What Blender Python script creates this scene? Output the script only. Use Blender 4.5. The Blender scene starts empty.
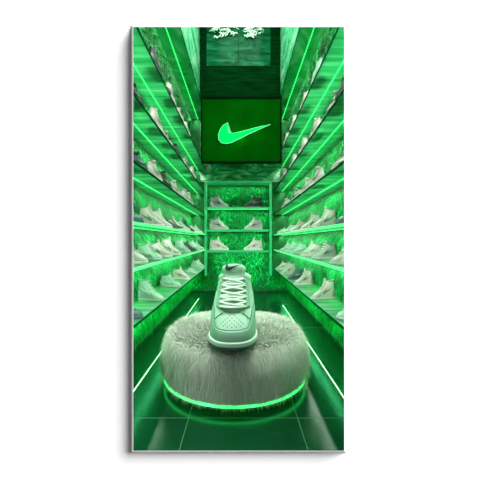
import bpy, bmesh, math, random
import numpy as np
from mathutils import Vector, Matrix
random.seed(7)
RNG = np.random.default_rng(11)
scene = bpy.context.scene
COL = scene.collection
PI = math.pi

# ---------------------------------------------------------------- camera, light, exposure
F = 311.0                       # focal length in pixels of the 480 px frame
EYE = 1.30
cam_d = bpy.data.cameras.new('camera'); cam = bpy.data.objects.new('camera', cam_d); COL.objects.link(cam)
cam_d.sensor_width = 36.0; cam_d.lens = F / 480 * 36.0; cam_d.clip_start = 0.05
cam.location = (0, 0, EYE); cam.rotation_euler = (PI / 2, 0, 0)
scene.camera = cam
scene.view_settings.view_transform = 'Standard'
try: scene.view_settings.look = 'None'
except Exception: pass
scene.view_settings.exposure = 0.0; scene.view_settings.gamma = 1.0
scene.view_settings.use_curve_mapping = False
w = bpy.data.worlds.new('world'); scene.world = w; w.use_nodes = True
bg = w.node_tree.nodes['Background']
bg.inputs[0].default_value = (1.0, 1.0, 1.0, 1); bg.inputs[1].default_value = 0.13
sun_d = bpy.data.lights.new('gallery_light', 'SUN'); sun = bpy.data.objects.new('gallery_light', sun_d); COL.objects.link(sun)
sun_d.energy = 9.0; sun_d.angle = math.radians(38)
el = math.radians(25)
sdir = Vector((-math.cos(el) * 0.72, math.sin(el), -math.cos(el) * 0.69))   # grazing the white wall from the upper right
sun.rotation_euler = sdir.to_track_quat('-Z', 'Y').to_euler()
LED_COL = (0.75, 1.0, 0.78)
LED_W = 29.0                    # watts of one shelf strip
def area(name, loc, rot, sx, sy, energy, color, parent=None):
    d = bpy.data.lights.new(name, 'AREA'); d.shape = 'RECTANGLE'; d.size = sx; d.size_y = sy
    d.energy = energy; d.color = color
    o = bpy.data.objects.new(name, d); COL.objects.link(o); o.location = loc; o.rotation_euler = rot
    if parent: o.parent = parent
    return o
area('ceiling_lamp_light', (0, 2.9, 6.02), (0, 0, 0), 1.3, 1.6, 310.0, (1.0, 0.98, 0.94))
area('ceiling_lamp_light', (0, 5.3, 6.02), (0, 0, 0), 1.0, 1.6, 90.0, (0.8, 1.0, 0.86))

# ---------------------------------------------------------------- materials
def newmat(name):
    m = bpy.data.materials.new(name); m.use_nodes = True
    return m, m.node_tree.nodes, m.node_tree.links, m.node_tree.nodes['Principled BSDF']
def pmat(name, col, rough=0.5, metal=0.0, var=0.12, scale=30.0, emit=None, estr=0.0, bump=0.0, coat=0.0):
    m, N, L, b = newmat(name)
    b.inputs['Roughness'].default_value = rough; b.inputs['Metallic'].default_value = metal
    b.inputs['Coat Weight'].default_value = coat
    tc = N.new('ShaderNodeTexCoord'); nz = N.new('ShaderNodeTexNoise'); nz.inputs['Scale'].default_value = scale
    nz.inputs['Detail'].default_value = 4
    L.new(tc.outputs['Object'], nz.inputs['Vector'])
    cr = N.new('ShaderNodeValToRGB')
    cr.color_ramp.elements[0].position = 0.3; cr.color_ramp.elements[1].position = 0.7
    cr.color_ramp.elements[0].color = tuple(c * (1 - var) for c in col) + (1,)
    cr.color_ramp.elements[1].color = tuple(min(1, c * (1 + var)) for c in col) + (1,)
    L.new(nz.outputs['Fac'], cr.inputs['Fac']); L.new(cr.outputs['Color'], b.inputs['Base Color'])
    if bump:
        bp = N.new('ShaderNodeBump'); bp.inputs['Strength'].default_value = bump; bp.inputs['Distance'].default_value = 0.01
        L.new(nz.outputs['Fac'], bp.inputs['Height']); L.new(bp.outputs['Normal'], b.inputs['Normal'])
    if emit:
        b.inputs['Emission Color'].default_value = tuple(emit) + (1,); b.inputs['Emission Strength'].default_value = estr
    return m
def ramp_mat(name, stops, rough, vec_scale=(1, 1, 1), scale=2.0, detail=6, distort=0.0, spec=0.5, bump=0.0):
    m, N, L, b = newmat(name)
    b.inputs['Roughness'].default_value = rough; b.inputs['Specular IOR Level'].default_value = spec
    tc = N.new('ShaderNodeTexCoord'); mp = N.new('ShaderNodeMapping'); mp.inputs['Scale'].default_value = vec_scale
    nz = N.new('ShaderNodeTexNoise'); nz.inputs['Scale'].default_value = scale
    nz.inputs['Detail'].default_value = detail; nz.inputs['Distortion'].default_value = distort
    L.new(tc.outputs['Object'], mp.inputs['Vector']); L.new(mp.outputs['Vector'], nz.inputs['Vector'])
    cr = N.new('ShaderNodeValToRGB')
    while len(cr.color_ramp.elements) < len(stops): cr.color_ramp.elements.new(0.5)
    for e, (p, c) in zip(cr.color_ramp.elements, stops): e.position = p; e.color = tuple(c) + (1,)
    L.new(nz.outputs['Fac'], cr.inputs['Fac']); L.new(cr.outputs['Color'], b.inputs['Base Color'])
    if bump:
        bp = N.new('ShaderNodeBump'); bp.inputs['Strength'].default_value = bump; bp.inputs['Distance'].default_value = 0.02
        L.new(nz.outputs['Fac'], bp.inputs['Height']); L.new(bp.outputs['Normal'], b.inputs['Normal'])
    return m
def fur_mat(name, a, bcol, rough=0.6, patch=None, pscale=3.0, spec=0.03):
    m, N, L, b = newmat(name)
    b.inputs['Roughness'].default_value = rough; b.inputs['Specular IOR Level'].default_value = spec
    g = N.new('ShaderNodeNewGeometry'); cr = N.new('ShaderNodeValToRGB')
    cr.color_ramp.elements[0].color = tuple(a) + (1,); cr.color_ramp.elements[1].color = tuple(bcol) + (1,)
    L.new(g.outputs['Random Per Island'], cr.inputs['Fac'])
    if patch:
        tc = N.new('ShaderNodeTexCoord'); nz = N.new('ShaderNodeTexNoise'); nz.inputs['Scale'].default_value = pscale
        nz.inputs['Detail'].default_value = 5
        L.new(tc.outputs['Object'], nz.inputs['Vector'])
        r2 = N.new('ShaderNodeValToRGB'); r2.color_ramp.elements[0].position = 0.38; r2.color_ramp.elements[1].position = 0.62
        r2.color_ramp.elements[0].color = tuple(patch) + (1,); r2.color_ramp.elements[1].color = (1, 1, 1, 1)
        L.new(nz.outputs['Fac'], r2.inputs['Fac'])
        mx = N.new('ShaderNodeMix'); mx.data_type = 'RGBA'; mx.blend_type = 'MULTIPLY'; mx.inputs[0].default_value = 1
        L.new(cr.outputs['Color'], mx.inputs[6]); L.new(r2.outputs['Color'], mx.inputs[7]); L.new(mx.outputs[2], b.inputs['Base Color'])
    else:
        L.new(cr.outputs['Color'], b.inputs['Base Color'])
    return m
M = {}
M['white_wall'] = pmat('white_paint', (0.90, 0.90, 0.90), 0.85, var=0.008, scale=6)
M['frame'] = pmat('pale_grey_edge', (0.80, 0.81, 0.81), 0.6, var=0.03)
M['beam_catch'] = pmat('dark_beam_catch', (0.01, 0.03, 0.015), 0.8)
M['wall'] = pmat('green_wall', (0.004, 0.14, 0.03), 0.8, var=0.4, scale=8)
M['ceiling'] = pmat('ceiling_green', (0.01, 0.06, 0.03), 0.7)
M['floor'] = ramp_mat('dark_green_gloss_floor', [(0.3, (0.0006, 0.020, 0.006)), (0.7, (0.0012, 0.042, 0.013))], 0.20, scale=0.8, detail=3, spec=0.18)
M['joint'] = pmat('floor_joint', (0.02, 0.12, 0.05), 0.5)
M['shelf'] = ramp_mat('streaked_green_glass', [(0.25, (0.07, 0.36, 0.17)), (0.5, (0.15, 0.55, 0.30)), (0.64, (0.26, 0.68, 0.42)), (0.8, (0.42, 0.76, 0.55))],
                      0.16, vec_scale=(0.5, 5, 1), scale=2.2, detail=6, distort=0.6)
def frosted(m, amount):
    N, L = m.node_tree.nodes, m.node_tree.links
    b = N['Principled BSDF']; out = [q for q in N if q.type == 'OUTPUT_MATERIAL'][0]
    tr = N.new('ShaderNodeBsdfTranslucent'); mx = N.new('ShaderNodeMixShader'); mx.inputs[0].default_value = amount
    L.new(b.inputs['Base Color'].links[0].from_socket, tr.inputs['Color'])
    L.new(b.outputs[0], mx.inputs[1]); L.new(tr.outputs[0], mx.inputs[2]); L.new(mx.outputs[0], out.inputs['Surface'])
frosted(M['shelf'], 0.60)
M['edge_dark'] = pmat('dark_shelf_edge', (0.004, 0.05, 0.02), 0.7)
M['edge_mint'] = pmat('mint_shelf_edge', (0.2, 0.75, 0.4), 0.3, emit=(0.08, 1.0, 0.25), estr=0.6)
M['led'] = pmat('led_strip', (0.3, 0.9, 0.5), 0.4, emit=(0.03, 1.0, 0.16), estr=1.7)
M['led_floor'] = pmat('led_floor_line', (0.8, 0.9, 0.7), 0.4, emit=(0.45, 0.95, 0.52), estr=0.55)
M['led_ring'] = pmat('led_ring', (0.3, 0.9, 0.6), 0.4, emit=(0.03, 1.0, 0.16), estr=5.0)
M['back_edge'] = pmat('back_shelf_edge', (0.03, 0.36, 0.15), 0.3, emit=(0.01, 0.8, 0.22), estr=0.16)
M['marble'] = ramp_mat('green_marble', [(0.30, (0.005, 0.10, 0.03)), (0.48, (0.02, 0.27, 0.10)), (0.58, (0.08, 0.45, 0.20)), (0.72, (0.45, 0.75, 0.52))],
                       0.15, vec_scale=(1, 1, 2.5), scale=2.5, detail=8, distort=1.6)
M['marble_pale'] = ramp_mat('pale_green_marble', [(0.3, (0.03, 0.30, 0.12)), (0.5, (0.10, 0.46, 0.24)), (0.7, (0.40, 0.70, 0.50))],
                            0.2, vec_scale=(1, 0.5, 1), scale=2.0, detail=8, distort=1.8)
M['tile_dark'] = ramp_mat('dark_green_tile', [(0.35, (0.0003, 0.008, 0.0012)), (0.65, (0.0008, 0.022, 0.004))], 0.25, vec_scale=(0.5, 1, 6), scale=4)
M['tile_gloss'] = ramp_mat('gloss_green_tile', [(0.32, (0.001, 0.025, 0.010)), (0.55, (0.004, 0.07, 0.028)), (0.75, (0.02, 0.15, 0.065))], 0.12, vec_scale=(0.7, 1, 2.2), scale=2.6, distort=1.5, spec=0.02)
M['sign_panel'] = pmat('sign_panel', (0.0003, 0.040, 0.0008), 0.35, var=0.2, scale=2)
M['sign_frame'] = pmat('sign_frame', (0.002, 0.006, 0.003), 0.4)
for k_ in ('sign_panel', 'sign_frame', 'tile_dark', 'edge_dark'): M[k_].node_tree.nodes['Principled BSDF'].inputs['Specular IOR Level'].default_value = 0.0
M['neon'] = pmat('neon_green', (0.0, 0.1, 0.01), 0.4, emit=(0.0, 1.0, 0.15), estr=0.9)
M['neon_rim'] = pmat('neon_rim', (0.1, 0.2, 0.15), 0.4, emit=(0.25, 0.9, 0.5), estr=0.7)
for k_ in ('neon', 'neon_rim'): M[k_].node_tree.nodes['Principled BSDF'].inputs['Specular IOR Level'].default_value = 0.0
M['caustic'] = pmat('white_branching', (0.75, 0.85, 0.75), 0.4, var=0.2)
M['fur'] = fur_mat('green_fur', (0.0006, 0.07, 0.010), (0.006, 0.85, 0.17), patch=(0.30, 0.40, 0.34), pscale=2.6)
M['cushion'] = pmat('cushion', (0.50, 0.56, 0.50), 0.9)
M['white_fur'] = fur_mat('pale_fur', (0.36, 0.40, 0.34), (0.72, 0.75, 0.68), 0.55)
M['base'] = pmat('pedestal_base', (0.01, 0.03, 0.015), 0.4)
M['tag_black'] = pmat('black_print', (0.006, 0.010, 0.008), 0.5)
M['hole'] = pmat('perforation_dark', (0.03, 0.16, 0.09), 0.8)

# ---------------------------------------------------------------- helpers
def link(name, me, mat=None, parent=None):
    o = bpy.data.objects.new(name, me); COL.objects.link(o)
    if mat is not None: me.materials.append(mat)
    if parent is not None: o.parent = parent
    return o
def smooth(me):
    me.polygons.foreach_set('use_smooth', [True] * len(me.polygons)); me.update()
def tag(o, label=None, cat=None, group=None, kind=None):
    if label: o['label'] = label
    if cat: o['category'] = cat
    if group: o['group'] = group
    if kind: o['kind'] = kind
    return o
def empty(name, loc, label, cat, group=None, rz=0.0):
    o = bpy.data.objects.new(name, None); COL.objects.link(o); o.location = loc; o.rotation_euler = (0, 0, rz)
    o.empty_display_size = 0.05
    return tag(o, label, cat, group)
def add_box(bm, x0, x1, y0, y1, z0, z1, bev=0.0):
    v = [bm.verts.new(p) for p in ((x0,y0,z0),(x1,y0,z0),(x1,y1,z0),(x0,y1,z0),(x0,y0,z1),(x1,y0,z1),(x1,y1,z1),(x0,y1,z1))]
    fs = [bm.faces.new([v[i] for i in q]) for q in ((0,3,2,1),(4,5,6,7),(0,1,5,4),(1,2,6,5),(2,3,7,6),(3,0,4,7))]
    if bev:
        es = list({e for f in fs for e in f.edges})
        bmesh.ops.bevel(bm, geom=es, offset=bev, segments=2, affect='EDGES')
def boxes(name, lst, mat, parent=None, bev=0.0):
    bm = bmesh.new()
    for b in lst: add_box(bm, *b, bev=bev)
    me = bpy.data.meshes.new(name); bm.to_mesh(me); bm.free()
    return link(name, me, mat, parent)
def pydata(name, verts, faces, mat, parent=None, sm=True):
    me = bpy.data.meshes.new(name); me.from_pydata([tuple(map(float, v)) for v in verts], [], faces); me.update()
    bm = bmesh.new(); bm.from_mesh(me); bmesh.ops.recalc_face_normals(bm, faces=bm.faces); bm.to_mesh(me); bm.free()
    if sm: smooth(me)
    return link(name, me, mat, parent)
def lathe(name, prof, mat, parent=None, n=72, closed=False):
    vs, fs = [], []; k = len(prof)
    for i in range(n):
        a = 2 * PI * i / n
        for r, z in prof: vs.append((r * math.cos(a), r * math.sin(a), z))
    for i in range(n):
        j = (i + 1) % n
        for q in range(k if closed else k - 1):
            q2 = (q + 1) % k
            fs.append((i*k+q, j*k+q, j*k+q2, i*k+q2))
    return pydata(name, vs, fs, mat, parent)
def tube(path, rad, n=8, flat=1.0, up=(0, 0, 1)):
    path = [Vector(p) for p in path]; vs, fs = [], []
    for i, p in enumerate(path):
        t = (path[min(i+1, len(path)-1)] - path[max(i-1, 0)]).normalized()
        s = t.cross(Vector(up)); s = s.normalized() if s.length > 1e-6 else Vector((1, 0, 0))
        q = s.cross(t).normalized()
        r = rad(i / (len(path) - 1)) if callable(rad) else rad
        for k in range(n):
            a = 2 * PI * k / n
            vs.append(p + s * math.cos(a) * r + q * math.sin(a) * r * flat)
    for i in range(len(path) - 1):
        for k in range(n):
            k2 = (k + 1) % n
            fs.append((i*n+k, i*n+k2, (i+1)*n+k2, (i+1)*n+k))
    fs.append(tuple(range(n))[::-1]); fs.append(tuple((len(path)-1)*n + k for k in range(n)))
    return vs, fs
def merge(parts):
    V, Fc = [], []
    for v, f in parts:
        o = len(V); V += list(v); Fc += [tuple(i + o for i in q) for q in f]
    return V, Fc
def strand_mesh(name, P, D1, D2, W, mat, parent=None):
    # every hair: two base verts, two middle verts, one tip; P root, D1 to middle, D2 to tip, W half-width vector
    n = len(P)
    V = np.empty((n, 5, 3), np.float32)
    V[:, 0] = P - W; V[:, 1] = P + W
    V[:, 2] = P + D1 - W * 0.8; V[:, 3] = P + D1 + W * 0.8
    V[:, 4] = P + D1 + D2
    b = (np.arange(n) * 5)[:, None]
    loops = np.concatenate([b + np.array([0, 1, 3, 2]), b + np.array([2, 3, 4])], axis=1).astype(np.int32)
    me = bpy.data.meshes.new(name)
    me.vertices.add(n * 5); me.vertices.foreach_set('co', V.ravel())
    me.loops.add(n * 7); me.loops.foreach_set('vertex_index', loops.ravel())
    me.polygons.add(n * 2)
    st = np.empty((n, 2), np.int32); st[:, 0] = np.arange(n) * 7; st[:, 1] = st[:, 0] + 4
    me.polygons.foreach_set('loop_start', st.ravel())
    me.update(calc_edges=True); me.validate()
    return link(name, me, mat, parent)

# ---------------------------------------------------------------- the setting
YB = 7.93                      # back wall
XW = 1.25                      # side wall face above the lowest shelf
XP = 1.25                      # recessed plinth face under the lowest shelf
ZC = 6.10
YF, YW = 1.450, 1.50           # front rim of the opening, face of the white wall
pf = F / YF
OX0, OX1 = -106.6 / pf, 104.2 / pf
OZ0, OZ1 = EYE - 210.6 / pf, EYE + 213.0 / pf
g = 0.012
def st(o): o['kind'] = 'structure'; return o
# splayed opening, with a dark sleeve added behind it to catch the beam
def ring(x0, x1, z0, z1, y): return [(x0, y, z0), (x1, y, z0), (x1, y, z1), (x0, y, z1)]
def sleeve(name, rings, mat):
    vs = [p for r in rings for p in r]; fs = []
    for i in range(len(rings)):
        j = (i + 1) % len(rings)
        for k in range(4): fs.append((i*4+k, i*4+(k+1)%4, j*4+(k+1)%4, j*4+k))
    return pydata(name, vs, fs, mat, sm=False)
def sc(y, d=0.0): s = y / YF; return (OX0*s-d, OX1*s+d, EYE+(OZ0-EYE)*s-d, EYE+(OZ1-EYE)*s+d)
WX, WZ0, WZ1 = 4.0, -0.1, 6.3
st(sleeve('wall_front', [ring(-WX, WX, WZ0, WZ1, YW), ring(*sc(YW, .006), YW), ring(*sc(1.56, .012), 1.56), ring(-WX, WX, WZ0, WZ1, 1.56)], M['white_wall']))
st(sleeve('beam_catch_sleeve', [ring(*sc(1.562, .012), 1.562), ring(*sc(1.85, .016), 1.85), ring(*sc(1.85, .03), 1.85), ring(*sc(1.562, .03), 1.562)], M['beam_catch']))  # unseen dark sleeve, added to stop sunlight coming in through the opening
fr = sleeve('canvas_frame', [ring(*sc(YF), YF), ring(*sc(YW, .003), YW), ring(*sc(YW, .010), YW), ring(OX0-.006, OX1+.006, OZ0-.006, OZ1+.006, YF+.002)], M['frame'])
tag(fr, 'thin pale grey raised edge around the tall opening in the white wall', 'frame')

st(boxes('floor', [(-1.6, 1.6, YW+.06, YB+.1, -0.1, 0)], M['floor']))
st(boxes('ceiling', [(-1.6, 1.6, YW+.06, YB+.1, ZC, ZC+.1)], M['ceiling']))
st(boxes('wall_left', [(-1.45, -XW-.004, 1.565, YB+.1, 0, ZC)], M['wall']))
st(boxes('wall_right', [(XW+.004, 1.45, 1.565, YB+.1, 0, ZC)], M['wall']))
st(boxes('wall_back', [(-1.45, 1.45, YB, YB+.12, 0, ZC)], M['wall']))

# joints between the floor tiles
jl = []
for y in (2.27, 4.6):
    jl.append((-1.28, 1.28, y-.003, y+.003, 0.0, 0.0012))
jo = boxes('floor_joint', jl, M['joint']); st(jo); jo.name = 'trim_2'
vs, fs = [], []
for xa, xb in ((-.375, -.375), (.42, .42)):
    o = len(vs); vs += [(xa-.0025, 1.6, .0014), (xa+.0025, 1.6, .0014), (xb+.0025, 2.6, .0014), (xb-.0025, 2.6, .0014)]; fs.append((o, o+1, o+2, o+3))
st(pydata('trim_3', vs, fs, M['joint'], sm=False))

# ---------------------------------------------------------------- fur on the walls
ZL = [0.60, 1.07, 1.45, 1.95, 2.50, 3.10, 4.40]
ZR = [0.57, 1.06, 1.44, 1.96, 2.56, 3.18, 4.40]
def wall_fur(name, side, zs, label):
    n = 36000
    Y = 7.9 - 5.7 * RNG.random(n) ** 0.9
    Z = 0.02 + 5.2 * RNG.random(n)
    X = np.where(Z < zs[0] - .02, XP, XW)
    ok = np.ones(n, bool)
    for z in zs: ok &= ~((Z > z - 0.055) & (Z < z + 0.10))
    ok &= Z < 4.34
    Y, Z, X = Y[ok], Z[ok], X[ok]; n = len(Y)
    ln = np.where(Z < zs[0], .13, .12) * (0.5 + 0.9 * RNG.random(n))
    P = np.stack([side * X, Y, Z], 1)
    D1 = np.stack([-side * ln * .42, RNG.normal(0, .16, n) * ln, -ln * .35], 1)
    D2 = np.stack([-side * ln * .08, RNG.normal(0, .18, n) * ln, -ln * .80], 1)
    wd = .0055 + .0075 * RNG.random(n)
    W = np.stack([np.zeros(n), wd, RNG.normal(0, .25, n) * wd], 1)
    # keep the hanging tips above the board below and the floor
    tip = Z + D1[:, 2] + D2[:, 2]
    ok = tip > 0.005
    return tag(strand_mesh(name, P[ok], D1[ok], D2[ok], W[ok], M['fur']), label, 'fur lining', None, 'stuff')
wall_fur('fur_lining', -1, ZL, 'shaggy green fur lining the left wall behind its shelves')
wall_fur('fur_lining', 1, ZR, 'shaggy green fur lining the right wall behind its shelves')
n = 9000
P = np.stack([RNG.uniform(-1.27, 1.27, n), np.full(n, YB), RNG.uniform(.10, 2.66, n)], 1)
P = P[(np.abs(P[:, 0]) < .84) | (P[:, 2] < .56)]; n = len(P)
ln = .085 * (.6 + .8 * RNG.random(n))
strand_b = strand_mesh('fur_lining', P, np.stack([RNG.normal(0, .35, n)*ln, -ln*.5, -ln*.25], 1), np.stack([RNG.normal(0, .4, n)*ln, -ln*.15, -ln*.65], 1),
                       np.stack([.005 + .004*RNG.random(n), np.zeros(n), RNG.normal(0, .3, n)*.006], 1), M['fur'])
tag(strand_b, 'green fur covering the back wall behind the three lit shelves', 'fur lining', None, 'stuff')

# ---------------------------------------------------------------- side shelves
XE = 0.867
ORD = ['lowest', 'second', 'third', 'fourth', 'fifth', 'sixth']
def side_shelf(side, k, z, word):
    wall = 'left' if side < 0 else 'right'
    if k < 6: lab = '%s streaked green glass shelf counted up the %s wall, its underside lit' % (word, wall)
    else: lab = 'pale marbled soffit shelf above every shoe at the top of the %s wall' % wall
    t = empty('display_shelf', (side * XW, 4.95, z), lab, 'shelf', 'shelves up the %s wall' % wall)
    L0, L1 = 2.0 - 4.95, YB - 4.95
    dx = XW - XE
    th = 0.020
    def bx(name, a, b, z0, z1, m, y0=L0, y1=L1, bev=0.0):
        x0, x1 = sorted((-side * a, -side * b))
        return boxes(name, [(x0, x1, y0, y1, z0, z1)], m, t, bev)
    top = XP - XW if k == 0 else 0
    bx('board', -.015, dx - .004, -th, 0, M['marble_pale'] if k == 6 else M['shelf'], bev=.003)
    mint = k in (1, 2)
    h = .027 if mint else th
    bx('front_edge', dx - .004, dx + .004, -h, .002, M['edge_mint'] if mint else M['edge_dark'])
    if k == 6: bx('fascia', dx - .01, dx + .004, .003, ZC - z, M['marble_pale'])
    if True:
        bx('light_strip', dx - .212, dx - .203, -th - .010, -th, M['led'])
        xs = -side * (dx - .207)
        area('light_strip_glow', (xs, 0, -th - .018), (0, -side * (.85 if k == 0 else .25), 0), .03, 5.9, LED_W * (1.6 if k == 0 else 0.9 if k == 6 else 1.0), (0.10, 1.0, 0.36) if k == 0 else LED_COL, t)
    return t
for k in range(7):
    side_shelf(-1, k, ZL[k], ORD[k] if k < 6 else ''); side_shelf(1, k, ZR[k], ORD[k] if k < 6 else '')

# ---------------------------------------------------------------- back wall shelves
BZ = [1.045, 1.555, 2.10]
for z, wd in zip(BZ, ('lowest', 'middle', 'top')):
    t = empty('back_shelf', (0, YB, z), '%s of the three short lit shelves on the back wall' % wd, 'shelf', 'back wall shelves')
    boxes('board', [(-.83, .74, -.36, 0, -.03, 0)], M['shelf'], t)
    boxes('front_edge', [(-.83, .74, -.368, -.36, -.045, .002)], M['back_edge'], t)
    boxes('light_strip', [(-.80, .71, -.20, -.185, -.042, -.03)], M['led'], t)
    area('light_strip_glow', (-.045, -.19, -.046), (0, 0, 0), 1.48, .03, 8.0, LED_COL, t)
t = empty('niche_surround', (0, YB, 0), 'glowing green border framing the shelf niche on the back wall', 'border')
boxes('upright', [(-.866, -.832, -.372, 0, .42, 2.74)], M['back_edge'], t)
boxes('upright', [(.742, .776, -.372, 0, .42, 2.74)], M['back_edge'], t)
boxes('lintel', [(-.83, .74, -.37, 0, 2.69, 2.74)], M['back_edge'], t)
area('light_strip_glow', (-.045, -.19, 2.68), (0, 0, 0), 1.48, .03, 8.0, LED_COL, t)
st(boxes('trim_4', [(-1.0, 1.0, YB-.06, YB, 2.76, 4.3)], M['marble']))

# ---------------------------------------------------------------- sign and bulkhead
YS = 6.6; PS = F / YS
def sx(px): return (px - 239.5) / PS
def sz(py): return EYE + (240 - py) / PS
SW_LOW = [(155,187),(130,200),(112,225),(102,255),(103,280),(118,298),(145,303),(175,297),(220,275),(270,250),(330,222),(395,194)]
SW_UP = [(155,187),(149,200),(145,218),(147,233),(158,243),(175,247),(195,245),(220,240),(255,231),(300,219),(345,207),(395,194)]
def lin(pts, t):
    pts = np.array(pts, float); d = np.r_[0, np.cumsum(np.hypot(*np.diff(pts, axis=0).T))]; d /= d[-1]
    return np.stack([np.interp(t, d, pts[:, 0]), np.interp(t, d, pts[:, 1])], 1)
sg = empty('neon_sign', (0, YS, 0), 'square dark green sign with a glowing green curved tick mark above the back wall', 'sign')
x0, x1, z0, z1 = sx(200.5), sx(281), sz(163), sz(97)
boxes('panel', [(x0+.03, x1-.03, 0.0, .06, z0+.03, z1-.03)], M['sign_panel'], sg)
boxes('frame', [(x0, x0+.03, -.03, .07, z0, z1), (x1-.03, x1, -.03, .07, z0, z1), (x0+.03, x1-.03, -.03, .07, z0, z0+.03), (x0+.03, x1-.03, -.03, .07, z1-.03, z1)], M['sign_frame'], sg)
def swoosh_plate(name, y0, y1, grow, mat, parent):
    lo = SW_LOW; up = SW_UP
    out = lo + up[::-1][1:-1]
    P2 = np.array([(sx(200 + a / 5.647), sz(90 + b / 5.647)) for a, b in out])
    if grow:
        nx = np.roll(P2, -1, 0) - np.roll(P2, 1, 0); nrm = np.stack([nx[:, 1], -nx[:, 0]], 1); nrm /= np.linalg.norm(nrm, axis=1)[:, None] + 1e-9
        area2 = 0.5 * np.sum(P2[:, 0] * np.roll(P2[:, 1], -1) - np.roll(P2[:, 0], -1) * P2[:, 1])
        P2 = P2 + nrm * grow * (1 if area2 > 0 else -1)
    k = len(P2)
    vs = [(a, y0, b) for a, b in P2] + [(a, y1, b) for a, b in P2]
    bm = bmesh.new(); bv = [bm.verts.new(v) for v in vs]
    bm.faces.new(bv[:k]); bm.faces.new(bv[k:][::-1])
    for i in range(k): bm.faces.new((bv[i], bv[(i+1) % k], bv[k+(i+1) % k], bv[k+i]))
    bmesh.ops.triangulate(bm, faces=[f for f in bm.faces if len(f.verts) > 4], ngon_method='EAR_CLIP')
    bmesh.ops.recalc_face_normals(bm, faces=bm.faces)
    me = bpy.data.meshes.new(name); bm.to_mesh(me); bm.free()
    return link(name, me, mat, parent)
swoosh_plate('tick_mark_rim', -.022, -.002, .010, M['neon_rim'], sg)
swoosh_plate('tick_mark', -.030, -.022, 0, M['neon'], sg)
# point lamps added in front of the swoosh spread its glow on the panel
for fx, fz, e in ((228, 138, 4.0), (240, 136, 3.2), (254, 130, 1.8)):
    d = bpy.data.lights.new('tick_mark_glow', 'POINT'); d.energy = e; d.color = (0.02, 1, .22); d.shadow_soft_size = .03
    o = bpy.data.objects.new('tick_mark_glow', d); COL.objects.link(o); o.parent = sg; o.location = (sx(fx), -.10, sz(fz))
bh = empty('bulkhead', (0, YS, sz(97)), 'tiled dark green bulkhead above the glowing sign', 'bulkhead')
zb = sz(97); zt = sz(66)
boxes('lower_tile', [(sx(205), sx(238)-.004, 0, .08, .004, zt-zb-.006)], M['tile_dark'], bh)
boxes('lower_tile', [(sx(238)+.004, sx(277), 0, .08, .004, zt-zb-.006)], M['tile_dark'], bh)
boxes('upper_tile', [(sx(206), sx(238)-.004, 0, .08, zt-zb+.006, ZC-zb)], M['tile_gloss'], bh)
boxes('upper_tile', [(sx(238)+.004, sx(270), 0, .08, zt-zb+.006, ZC-zb)], M['tile_gloss'], bh)
boxes('backing', [(sx(200), sx(280), .03, .10, 0.0, ZC-zb)], M['tile_dark'], bh)
# caustic reflection at the top of the bulkhead, modelled as white branching tubes
def caustic_marks(cx, seed, label):
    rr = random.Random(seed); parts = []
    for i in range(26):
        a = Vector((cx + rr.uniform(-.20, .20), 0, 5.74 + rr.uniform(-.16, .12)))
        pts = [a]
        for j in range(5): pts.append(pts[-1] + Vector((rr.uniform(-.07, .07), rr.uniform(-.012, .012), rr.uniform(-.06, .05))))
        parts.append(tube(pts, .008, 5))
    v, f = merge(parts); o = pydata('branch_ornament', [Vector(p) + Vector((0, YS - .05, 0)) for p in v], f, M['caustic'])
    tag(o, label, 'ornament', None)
caustic_marks(-.37, 3, 'white tangled caustic reflection modelled at the top of the bulkhead, left of its seam')
caustic_marks(.27, 5, 'white tangled caustic reflection modelled at the top of the bulkhead, right of its seam')

# ---------------------------------------------------------------- floor light lines
for s, x, y0, y1 in (('left', -.915, 2.0, 6.9), ('right', .855, 2.0, 6.2)):
    o = boxes('floor_light', [(x-.006, x+.006, y0, y1, 0, .004)], M['led_floor'])
    tag(o, 'thin white light line in the dark floor along the %s wall' % s, 'floor light', 'floor light lines')

# ---------------------------------------------------------------- fur pedestal
PX, PY = -.048, 2.95
ped = empty('fur_pedestal', (PX, PY, 0), 'round pale fur pedestal with a glowing rim under the large mint sneaker', 'pedestal')
lathe('base', [(0, 0), (.56, 0), (.56, .07), (0, .07)], M['base'], ped)
prof = [(0, .075), (.58, .075), (.622, .085), (.630, .12), (.636, .22), (.636, .385)]
for i in range(1, 8):
    a = i / 8 * PI / 2; prof.append((.551 + .085 * math.cos(a), .385 + .080 * math.sin(a)))
prof += [(.54, .466), (.45, .467), (.2, .468), (0, .468)]
lathe('cushion', prof, M['cushion'], ped, 96)
rr_, rz_ = .645, .062
lathe('light_ring', [(rr_ + .011*math.cos(a), rz_ + .010*math.sin(a)) for a in np.linspace(0, 2*PI, 9)[:-1]], M['led_ring'], ped, 96, closed=True)
# fur hairs over top and side
n = 70000
pts2 = np.array(prof[2:]); seg = np.hypot(*np.diff(pts2, axis=0).T); wgt = seg * (pts2[1:, 0] + pts2[:-1, 0]) / 2; wgt /= wgt.sum()
si = RNG.choice(len(seg), n, p=wgt); tt = RNG.random(n)
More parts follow.
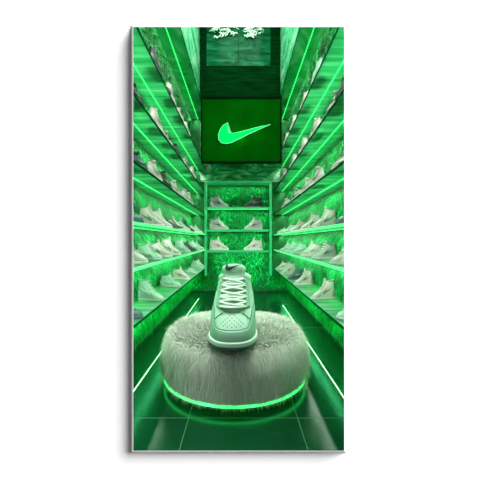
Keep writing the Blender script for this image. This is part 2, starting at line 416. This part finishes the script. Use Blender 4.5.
# area-correct within the top discs
r = pts2[si, 0] + (pts2[si+1, 0] - pts2[si, 0]) * tt
flat_ = si >= len(seg) - 4
rmax = pts2[si, 0]; rmin = pts2[si+1, 0]
r = np.where(flat_, np.sqrt(rmin**2 + (rmax**2 - rmin**2) * RNG.random(n)), r)
z = pts2[si, 1] + (pts2[si+1, 1] - pts2[si, 1]) * tt
dv = pts2[si+1] - pts2[si]; nr, nz_ = dv[:, 1], -dv[:, 0]; nl = np.hypot(nr, nz_); nr, nz_ = nr/nl, nz_/nl
th = RNG.random(n) * 2 * PI
c, s_ = np.cos(th), np.sin(th)
ln_s = np.clip((z - .085) / .06, .55, 1)
P = np.stack([r*c, r*s_, z], 1); Nn = np.stack([nr*c, nr*s_, nz_], 1); R_ = np.stack([c, s_, np.zeros(n)], 1); T_ = np.stack([-s_, c, np.zeros(n)], 1)
ln = (.085 * (.6 + .7 * RNG.random(n)) * ln_s)[:, None]
# clumps: hairs lean in a slowly varying direction
cl = np.sin(7*P[:, 0] + 3*np.sin(5*P[:, 1])) + np.sin(9*P[:, 1] + 11*P[:, 2]); cl2 = np.cos(13*th + 4*np.sin(9*z))
lean = (T_ * (cl2 * .35 + RNG.normal(0, .3, n))[:, None] + R_ * (cl * .18 + RNG.normal(0, .25, n))[:, None])
grav = np.array([0, 0, -1.0])
side_ = np.clip(nr, 0, 1)[:, None]
D1 = ln * ((.48 - .16 * side_) * Nn + .35 * lean * (1 - .5 * side_) + side_ * grav * .42 + (1 - side_) * R_ * .12)
D2 = ln * (.15 * Nn + .45 * lean * (1 - .5 * side_) + side_ * grav * .65 + (1 - side_) * (R_ * .18 + grav * .06))
wd = (.0016 + .0012 * RNG.random(n))[:, None]
W = wd * (T_ * np.cos(RNG.normal(0, .7, n))[:, None] + np.cross(Nn, T_) * np.sin(RNG.normal(0, .7, n))[:, None])
fur_o = strand_mesh('fur', P, D1, D2, W, M['white_fur'], ped); fur_o['kind'] = 'stuff'

# ---------------------------------------------------------------- sneakers
FOOT = np.array([(.300,0),(.298,.016),(.289,.031),(.270,.043),(.243,.0510),(.212,.0525),(.18,.049),(.145,.043),(.11,.039),(.075,.0375),(.045,.0365),(.022,.031),(.006,.018),(0,0)])
_fd = np.r_[0, np.cumsum(np.hypot(*np.diff(FOOT, axis=0).T))]; _fd /= _fd[-1]
def foot(a):
    # smooth interpolation of the outline (Catmull-Rom)
    a = np.clip(a, 0, 1); i = np.clip(np.searchsorted(_fd, a, side='right') - 1, 0, len(FOOT) - 2)
    t = (a - _fd[i]) / (_fd[i+1] - _fd[i])
    ext = np.vstack([FOOT[1] * (1, -1), FOOT, FOOT[-2] * (1, -1)])
    p0, p1, p2, p3 = ext[i], ext[i+1], ext[i+2], ext[i+3]; t = t[..., None]
    return .5 * ((2*p1) + (-p0+p2)*t + (2*p0-5*p1+4*p2-p3)*t*t + (-p0+3*p1-3*p2+p3)*t**3)
class Last:
    def __init__(s, zf=.135, zs=.095, zh=.115, sole=.028, toe=.045, cx=.085, ca=.068, cw=.031, fx=.105, tl=5, fz=.062):
        s.__dict__.update(locals())
    def collar(s, a):
        ph = PI * a
        x = s.cx + s.ca * np.cos(ph); y = s.cw * np.sin(ph)
        q = np.clip(ph / (.55 * PI), 0, 1); q = q*q*(3-2*q); r = np.clip((ph - .55*PI) / (.45*PI), 0, 1); r = r*r*(3-2*r)
        z = s.zf + (s.zs - s.zf) * q + (s.zh - s.zs) * r
        return np.stack([x, y, z], -1)
    def P(s, u, v):
        u, v = np.broadcast_arrays(np.asarray(u, float), np.asarray(v, float))
        a = np.abs(u); sg_ = np.where(u < 0, -1.0, 1.0)
        f = foot(a); C = s.collar(a)
        S = np.stack([f[..., 0] - .002, f[..., 1] * .985, np.full_like(a, s.sole - .004)], -1)
        w_ = np.clip(1 - a / .42, 0, 1); w_ = (w_*w_*(3-2*w_))[..., None]
        k = np.clip((s.zs - .095) / .1, 0, 1)
        up = np.array([0, 0, 1.0])
        P1 = S + up * (s.toe * w_ + (.045 + .03*k) * (1 - w_)) + np.stack([.004*w_[..., 0], f[..., 1] * .03, 0*a], -1)
        inw = np.stack([0*a, C[..., 1] * .30, 0*a - .045 - .035*k], -1)
        fro = np.stack([s.fx + 0*a, C[..., 1] * 1.1, -(s.zf - s.fz) + 0*a], -1)
        P2 = C + fro * w_ + inw * (1 - w_)
        v_ = v[..., None]
        Q = S*(1-v_)**3 + 3*P1*v_*(1-v_)**2 + 3*P2*v_*v_*(1-v_) + C*v_**3
        Q[..., 1] *= sg_
        return Q
    def Nrm(s, u, v):
        e = 1e-3
        du = s.P(np.asarray(u)+e, v) - s.P(np.asarray(u)-e, v); dvv = s.P(u, np.asarray(v)+e) - s.P(u, np.asarray(v)-e)
        nn = np.cross(du, dvv); nn /= np.linalg.norm(nn, axis=-1, keepdims=True) + 1e-12
        out = s.P(u, v) - np.array([.14, 0, .03]); sgn = np.sign((nn * out).sum(-1, keepdims=True)); sgn[sgn == 0] = 1
        return nn * sgn
    def off(s, u, v, d): return s.P(u, v) + s.Nrm(u, v) * d
def grid(A):
    m, n = A.shape[:2]; vs = [tuple(p) for p in A.reshape(-1, 3)]
    return vs, [(i*n+j, i*n+j+1, (i+1)*n+j+1, (i+1)*n+j) for i in range(m-1) for j in range(n-1)]
def slab(last, U, V, d):
    # raised overlay: top grid and a skirt back to the surface
    A = last.off(U, V, d); B = last.off(U, V, -.001)
    m, n = U.shape; v, f = grid(A); o = len(v); v2, _ = grid(B); v += v2
    rim = [(0, j) for j in range(n)] + [(i, n-1) for i in range(1, m)] + [(m-1, j) for j in range(n-2, -1, -1)] + [(i, 0) for i in range(m-2, 0, -1)]
    ids = [i*n+j for i, j in rim]
    for a, b in zip(ids, ids[1:] + ids[:1]): f.append((a, b, b+o, a+o))
    return v, f
def ruled(last, A, B, d, n=7):
    t = np.linspace(0, 1, n)[None, :]
    U = A[:, :1] * (1-t) + B[:, :1] * t; V = A[:, 1:] * (1-t) + B[:, 1:] * t
    return slab(last, U, V, d)
def logo_uv(u0, u1, v0, v1, n=16):
    t = np.linspace(0, 1, n); lo, up = lin(SW_LOW, t), lin(SW_UP, t)
    f = lambda q: np.stack([u0 + (q[:, 0] - 102) / 293 * (u1 - u0), v0 + (303 - q[:, 1]) / 116 * (v1 - v0)], 1)
    return f(lo), f(up)
def footring(n, grow, z):
    a = np.linspace(0, 1, n); f = foot(a); c = np.array([.15, 0])
    full = np.vstack([f, f[-2:0:-1] * (1, -1)])
    nx = np.roll(full, -1, 0) - np.roll(full, 1, 0); nr = np.stack([nx[:, 1], -nx[:, 0]], 1); nr /= np.linalg.norm(nr, axis=1)[:, None]
    if ((full - c) * nr).sum() < 0: nr = -nr
    full = full + nr * grow
    return np.column_stack([full, np.full(len(full), z)])
def sole_mesh(n, rings):
    R = [footring(n, g_, z_) for g_, z_ in rings]; k = len(R[0]); vs = [tuple(p) for r_ in R for p in r_]; fs = []
    for i in range(len(R) - 1):
        for j in range(k): fs.append((i*k+j, i*k+(j+1) % k, (i+1)*k+(j+1) % k, (i+1)*k+j))
    fs.append(tuple(range(k))[::-1]); fs.append(tuple((len(R)-1)*k + j for j in range(k)))
    return vs, fs
def build_sneaker(root, last, mats, hero=False, S=1.0):
    nu, nv = (64, 24) if hero else (22, 9)
    def put(name, vf, m, label=None):
        v, f = vf; o = pydata(name, [Vector(p) * S for p in v], f, m, root)
        if label: o['label'] = label
        return o
    so = last.sole
    put('outsole', sole_mesh(36 if hero else 16, [(.001, 0), (.005, .002), (.005, .008), (.003, .009)]), mats['out'], 'dark rubber outsole' if hero else None)
    put('midsole', sole_mesh(36 if hero else 16, [(.003, .0085), (.0058, .010), (.0060, so*.6), (.0050, so*.72), (.0054, so*.78), (.0046, so-.001), (.0030, so), (-.004, so)]), mats['mid'])
    u = np.linspace(-1, 1, 2*nu+1); v = np.linspace(0, 1, nv+1)
    U, V = np.meshgrid(u, v, indexing='ij'); put('upper', grid(last.P(U, V)), mats['up'])
    # lining: rolls over the collar and goes down to the insole
    a = np.r_[np.linspace(0, 1, nu), np.linspace(-1, 0, nu)[1:]]
    C = last.P(a, np.ones_like(a)); cen = np.array([last.cx, 0, 0])
    rows = []
    for sc_, dz, zz in ((1.07, -.006, None), (1.05, .003, None), (.93, .004, None), (.86, -.008, None), (.84, -.03, None), (.80, None, .045), (.01, None, .043)):
        q = C.copy(); q[:, :2] = cen[:2] + (C[:, :2] - cen[:2]) * sc_
        q[:, 2] = C[:, 2] + dz if dz is not None else zz
        rows.append(q)
    put('collar_lining', grid(np.array(rows)), mats['lin'])
    # tongue
    vt = np.linspace(.62, 1, 9); cpath = [last.P(0.0, x) + last.Nrm(0.0, x) * .001 for x in vt]
    d = cpath[-1] - cpath[-2]; d /= np.linalg.norm(d); e = d * .45 + np.array([-.10, 0, .80]); e /= np.linalg.norm(e)
    for q in range(1, 6): cpath.append(cpath[8] + e * (.0015 * last.tl * q))
    wd = np.r_[np.linspace(.013, .026, 9), .029, .031, .031, .028, .018]
    th = np.r_[np.full(9, .003), .006, .007, .007, .006, .003]
    vs, fs = [], []; k = 12
    for i, p in enumerate(cpath):
        t_ = cpath[min(i+1, len(cpath)-1)] - cpath[max(i-1, 0)]; t_ /= np.linalg.norm(t_); nn = np.array([-t_[2], 0, t_[0]]); nn = nn if nn[0] > 0 else -nn
        if nn[2] < -.2 and i < 9: nn = -nn
        for j in range(k):
            an = 2*PI*j/k; yy = wd[i]*math.cos(an)
            vs.append(p + np.array([0, yy, 0]) + nn * (th[i]*math.sin(an) - (yy/.03)**2*.007))
    for i in range(len(cpath)-1):
        for j in range(k): fs.append((i*k+j, i*k+(j+1) % k, (i+1)*k+(j+1) % k, (i+1)*k+j))
    fs.append(tuple(range(k))[::-1]); fs.append(tuple((len(cpath)-1)*k + j for j in range(k)))
    tongue = put('tongue', (vs, fs), mats['tng'])
    # side logos
    for sd in (1, -1):
        A, B = logo_uv(.36, .80, .20, .74)
        A = A * (sd, 1); B = B * (sd, 1)
        put('side_logo', ruled(last, A, B, .0018 if hero else .0025, 5), mats['logo'])
    # eyestays and laces
    ue = lambda v_: .10 + .075 * (v_ - .60) / .4
    vl = np.linspace(.62, .97, 14)
    for sd in (1, -1):
        A = np.stack([sd * ue(vl), vl], 1); B = np.stack([sd * (ue(vl) + .075 + .03*(vl-.6)), vl - .02], 1)
        put('eyestay', ruled(last, A, B, .0025, 6), mats['ov'])
    rows_ = np.linspace(.64, .96, 6 if hero else 4)
    lp = []
    up_ = lambda q: q
    for i, vv in enumerate(rows_):
        pairs = [(vv, vv)] if (hero and i % 2 == 0) or not hero else []
        if i + 1 < len(rows_) and hero: pairs += [(vv, rows_[i+1]), (rows_[i+1], vv)]
        for pi_, (va, vb) in enumerate(pairs):
            path = []
            for q in np.linspace(-1, 1, 11):
                vm = va + (vb - va) * (q + 1) / 2; um = q * (ue(vm) + .022)
                lift = .0042 + .0055 * (1 - q*q) * (1.25 if pi_ == 2 else 1.0)
                path.append(last.off(np.array(um), np.array(vm), lift if abs(q) < .99 else .001))
            lp.append(tube(path, .0034 if hero else .0042, 8, .55, up=tuple(last.Nrm(np.array(.0), np.array(vv)))))
    for q_ in lp: put('lace', q_, mats['lace'])
    # toe overlay (mudguard) and heel counter
    us = np.linspace(-.33, .33, 41)
    A = np.stack([us, np.full_like(us, .02)], 1)
    top = .27 + .26 * np.clip((np.abs(us) - .12) / .10, 0, 1)
    B = np.stack([us, top], 1)
    put('toe_guard', ruled(last, A, B, .0022, 9), mats['ov'])
    uh = np.r_[np.linspace(.80, 1, 9), np.linspace(-1, -.80, 9)]
    uh = np.linspace(.80, 1.0, 9)
    for sd in (1, -1):
        A = np.stack([sd*uh, np.full_like(uh, .03)], 1); B = np.stack([sd*uh, .35 + .25*(uh-.8)/.2], 1)
        put('heel_counter', ruled(last, A, B, .0020, 5), mats['ov'])
    if hero:
        # perforations
        for r_i, vv in enumerate(np.linspace(.36, .56, 6)):
            m_ = (5, 6, 5, 4, 3, 2)[r_i]
            for q in range(m_):
                uu = ((q - (m_-1)/2) * .030) * (1 + .25 * r_i / 5)
                p = last.off(np.array(uu), np.array(vv), .0006); nn = last.Nrm(np.array(uu), np.array(vv))
                t1 = np.cross(nn, [0, 1, 0]); t1 /= np.linalg.norm(t1); t2 = np.cross(nn, t1)
                ringv = [p + (t1*math.cos(a_) + t2*math.sin(a_)) * .0016 for a_ in np.linspace(0, 2*PI, 9)[:-1]]
                put('perforation', (ringv, [tuple(range(8))]), mats['hole'])
        # seams of the vamp
        for sd in (1, -1):
            sp = [last.off(np.array(sd*(.08 + .10*t_)), np.array(.57 - .24*t_**1.4), .0012) for t_ in np.linspace(0, 1, 12)]
            put('vamp_seam', tube(sp, .0009, 6), mats['hole'])
        gp = [last.off(np.array(x_), np.array(y_ + .012), .0014) for x_, y_ in zip(us, top)]
        put('toe_seam', tube(gp, .0011, 6), mats['hole'])
        # printed mark on the tongue
        base = np.array(cpath[9:12]).mean(0); t_ = e; nn = np.array([t_[2], 0, -t_[0]]); nn /= np.linalg.norm(nn)
        lo, up = lin(SW_LOW, np.linspace(0, 1, 18)), lin(SW_UP, np.linspace(0, 1, 18))
        def tp(q, h):
            yy = (q[0] - 248) / 293 * .044; zz = (245 - q[1]) / 116 * .019
            return base + np.array([0, yy, 0]) + t_ * (zz + .006) + nn * (.0078 + h - (yy/.03)**2*.006)
        A = np.array([[tp(a_, .0004), tp(a_*.5 + b_*.5, .0010), tp(b_, .0004)] for a_, b_ in zip(lo, up)])
        put('tongue_mark', grid(A), mats['blk'], 'black printed mark on the tongue')
    return root

MINT = (0.50, 0.84, 0.66)
def shoe_mats(tone):
    T = {'white': ((.54,.46,.46), (.64,.57,.56), (.36,.33,.32), (.16,.17,.16), (.20,.19,.19)),
         'grey': ((.26,.26,.26), (.42,.40,.39), (.34,.33,.32), (.06,.07,.07), (.05,.06,.06)),
         'mint': ((.20,.38,.29), (.42,.50,.45), (.30,.44,.37), (.09,.20,.14), (.46,.50,.47)),
         'black': ((.012,.017,.018), (.06,.07,.07), (.02,.025,.025), (.03,.03,.03), (.20,.20,.20)),
         'teal': ((.02,.07,.07), (.07,.13,.13), (.03,.09,.09), (.02,.05,.05), (.25,.28,.27)),
         'panda': ((.44,.40,.39), (.50,.48,.46), (.02,.022,.026), (.03,.03,.03), (.025,.03,.03))}[tone]
    up, mid, ov, lin_, logo = T
    f = lambda nm, c: pmat('%s_%s' % (tone, nm), c, .55, var=.06, scale=60)
    m = {'up': f('leather', up), 'mid': f('midsole', mid), 'ov': f('overlay', ov), 'lin': f('lining', lin_), 'logo': f('logo', logo),
         'out': f('outsole', tuple(x*.8 for x in mid))}
    m['tng'] = m['up']; m['lace'] = f('lace', (.55,.52,.50) if tone in ('white', 'mint', 'panda') else tuple(min(.8, x*2.5+.1) for x in up))
    return m
# the large sneaker on the pedestal
def hm(nm, c, r=.45, var=.03, bump=0): return pmat('hero_' + nm, c, r, var=var, scale=80, bump=bump)
hero_m = {'up': hm('leather', (.30,.50,.38), bump=.03), 'mid': hm('midsole', (.40,.54,.45)), 'ov': hm('overlay', (.19,.35,.27), bump=.03),
          'lin': hm('lining', (.26,.44,.33), .8), 'logo': hm('logo', (.20,.38,.28)), 'out': hm('outsole', (.03,.06,.045)),
          'tng': hm('tongue', (.30,.50,.38), .7), 'lace': hm('lace', (.52,.62,.55), .8), 'hole': M['hole'], 'blk': M['tag_black']}
hero = empty('sneaker', (-.042, 3.30, .487), 'huge pale mint low sneaker with a black tongue mark, alone on the fur pedestal', 'sneaker', None, -PI/2 - .02)
build_sneaker(hero, Last(zf=.150, zs=.134, zh=.142, sole=.019, toe=.037, cw=.042, cx=.10, ca=.074, fx=.085, tl=3.4, fz=.052), hero_m, True, 3.45)

KINDS = {'high': (Last(zf=.240, zs=.222, zh=.238, cx=.076, ca=.060, cw=.036, fx=.030, tl=3, toe=.05), .92), 'mid': (Last(zf=.190, zs=.160, zh=.182, cw=.034, cx=.08, ca=.063, fx=.050, tl=3), .95), 'low': (Last(zf=.120, zs=.082, zh=.100, fx=.09, tl=4), .98)}
TONEW = {'white': 'off-white', 'grey': 'grey', 'mint': 'pale mint', 'black': 'black', 'teal': 'dark teal', 'panda': 'white and black'}
KINDW = {'high': 'high-top sneaker', 'mid': 'mid-cut sneaker', 'low': 'low sneaker'}
proto = {}; MATS = {}
def sneaker(kind, tone, loc, rz, label, group, scale=1.0):
    key = (kind, tone)
    if key not in proto:
        if tone not in MATS: MATS[tone] = shoe_mats(tone)
        o = empty('sneaker', loc, label, 'sneaker', group, rz)
        build_sneaker(o, KINDS[kind][0], MATS[tone]); proto[key] = (o, list(o.children))
    else:
        src, kids = proto[key]
        o = src.copy(); COL.objects.link(o)
        for ch in kids:
            c_ = ch.copy(); COL.objects.link(c_); c_.parent = o
    o.location = loc; o.rotation_euler = (0, 0, rz); o.scale = (scale,) * 3
    tag(o, label, 'sneaker', group)
    return o
NTH = ['first', 'second', 'third', 'fourth', 'fifth', 'sixth', 'seventh', 'eighth', 'ninth']
# toe position in px from the middle of the corridor gives the depth along the shelf edge
LEFT = {0: [(98,'low','teal'),(77,'high','mint'),(59.5,'mid','mint'),(50,'mid','white'),(43,'low','mint'),(37,'mid','mint'),(34.6,'mid','white')],
        1: [(93,'high','white'),(78.5,'mid','mint'),(68,'mid','white'),(59,'high','white'),(49.5,'high','mint'),(44.5,'mid','black'),(39.8,'mid','mint'),(36.5,'mid','mint')],
        2: [(97,'low','teal'),(76,'high','white'),(68,'high','white'),(62.5,'low','black'),(56.5,'mid','panda'),(50,'mid','mint'),(45.5,'mid','black'),(41,'low','white'),(37.3,'mid','mint')],
        3: [(96,'low','teal'),(81,'mid','white'),(70,'mid','black'),(60.5,'mid','white'),(52,'mid','white'),(47.5,'mid','white')],
        4: [(100,'low','black'),(81,'mid','white'),(70,'low','panda'),(61.5,'low','black'),(51.5,'mid','grey'),(45.5,'mid','white')],
        5: [(82,'mid','black'),(67.5,'mid','panda'),(58.5,'low','white'),(51.5,'mid','white')]}
RIGHT = {0: [(97,'mid','mint'),(72,'high','white'),(54.5,'high','white'),(47.5,'mid','teal'),(41.5,'high','white'),(36,'mid','white')],
         1: [(90.5,'high','white'),(72,'mid','grey'),(60.5,'mid','white'),(50.5,'mid','mint'),(45,'mid','mint'),(40.5,'mid','mint')],
         2: [(97,'mid','teal'),(72,'high','white'),(60.5,'high','white'),(50,'mid','white'),(43,'mid','mint'),(37.5,'low','mint')],
         3: [(94,'low','white'),(73,'mid','white'),(62,'mid','white'),(51,'mid','panda'),(42,'mid','white')],
         4: [(100,'low','black'),(91,'low','panda'),(72.5,'mid','white'),(61,'mid','white'),(51,'mid','white'),(42.5,'mid','grey')],
         5: [(74.5,'mid','mint'),(62,'mid','white'),(52,'mid','white'),(45,'mid','white')]}
rr = random.Random(21)
for side, table, zs, wall in ((-1, LEFT, ZL, 'left'), (1, RIGHT, ZR, 'right')):
    for k, lst in table.items():
        for i, (off, kind, tone) in enumerate(lst):
            xt = .885 if kind != 'low' else .875
            Y = F * xt / off
            sc_ = KINDS[kind][1] * rr.uniform(1.06, 1.15)
            if Y > YB - .12: Y = YB - .12
            rz = (PI if side > 0 else 0) + rr.uniform(-.10, .10) - (side * -.12)
            if k >= 3:
                t_ = math.radians(rr.uniform(70, 84) if k == 3 else rr.uniform(84, 91)); rz = t_ if side < 0 else PI - t_; Y += .15; xt = .918
            d = Vector((math.cos(rz), math.sin(rz), 0))
            tip = Vector((side * xt, Y, zs[k])); loc = tip - d * .3 * sc_
            lab = '%s %s, %s from the front on the %s wall\'s %s shelf' % (TONEW[tone], KINDW[kind], NTH[i], wall, ORD[k])
            sneaker(kind, tone, loc + Vector((0, 0, .002)), rz, lab, 'sneakers on the %s shelf of the %s wall' % (ORD[k], wall), sc_)
bt = [('grey', 'black'), ('grey', 'grey'), ('white', 'white')]
for z, wd, (ta, tb) in zip(BZ[::-1], ('top', 'middle', 'lowest'), bt):
    pb = F / (YB - .2)
    sneaker('mid', ta, ((209-239.5)/pb, YB - .19, z + .002), 0, '%s sneaker at the left end of the %s back shelf' % (TONEW[ta], wd), 'sneakers on the back wall', 1.55)
    sneaker('mid', tb, ((262-239.5)/pb, YB - .19, z + .002), PI, '%s sneaker at the right end of the %s back shelf' % (TONEW[tb], wd), 'sneakers on the back wall', 1.50)
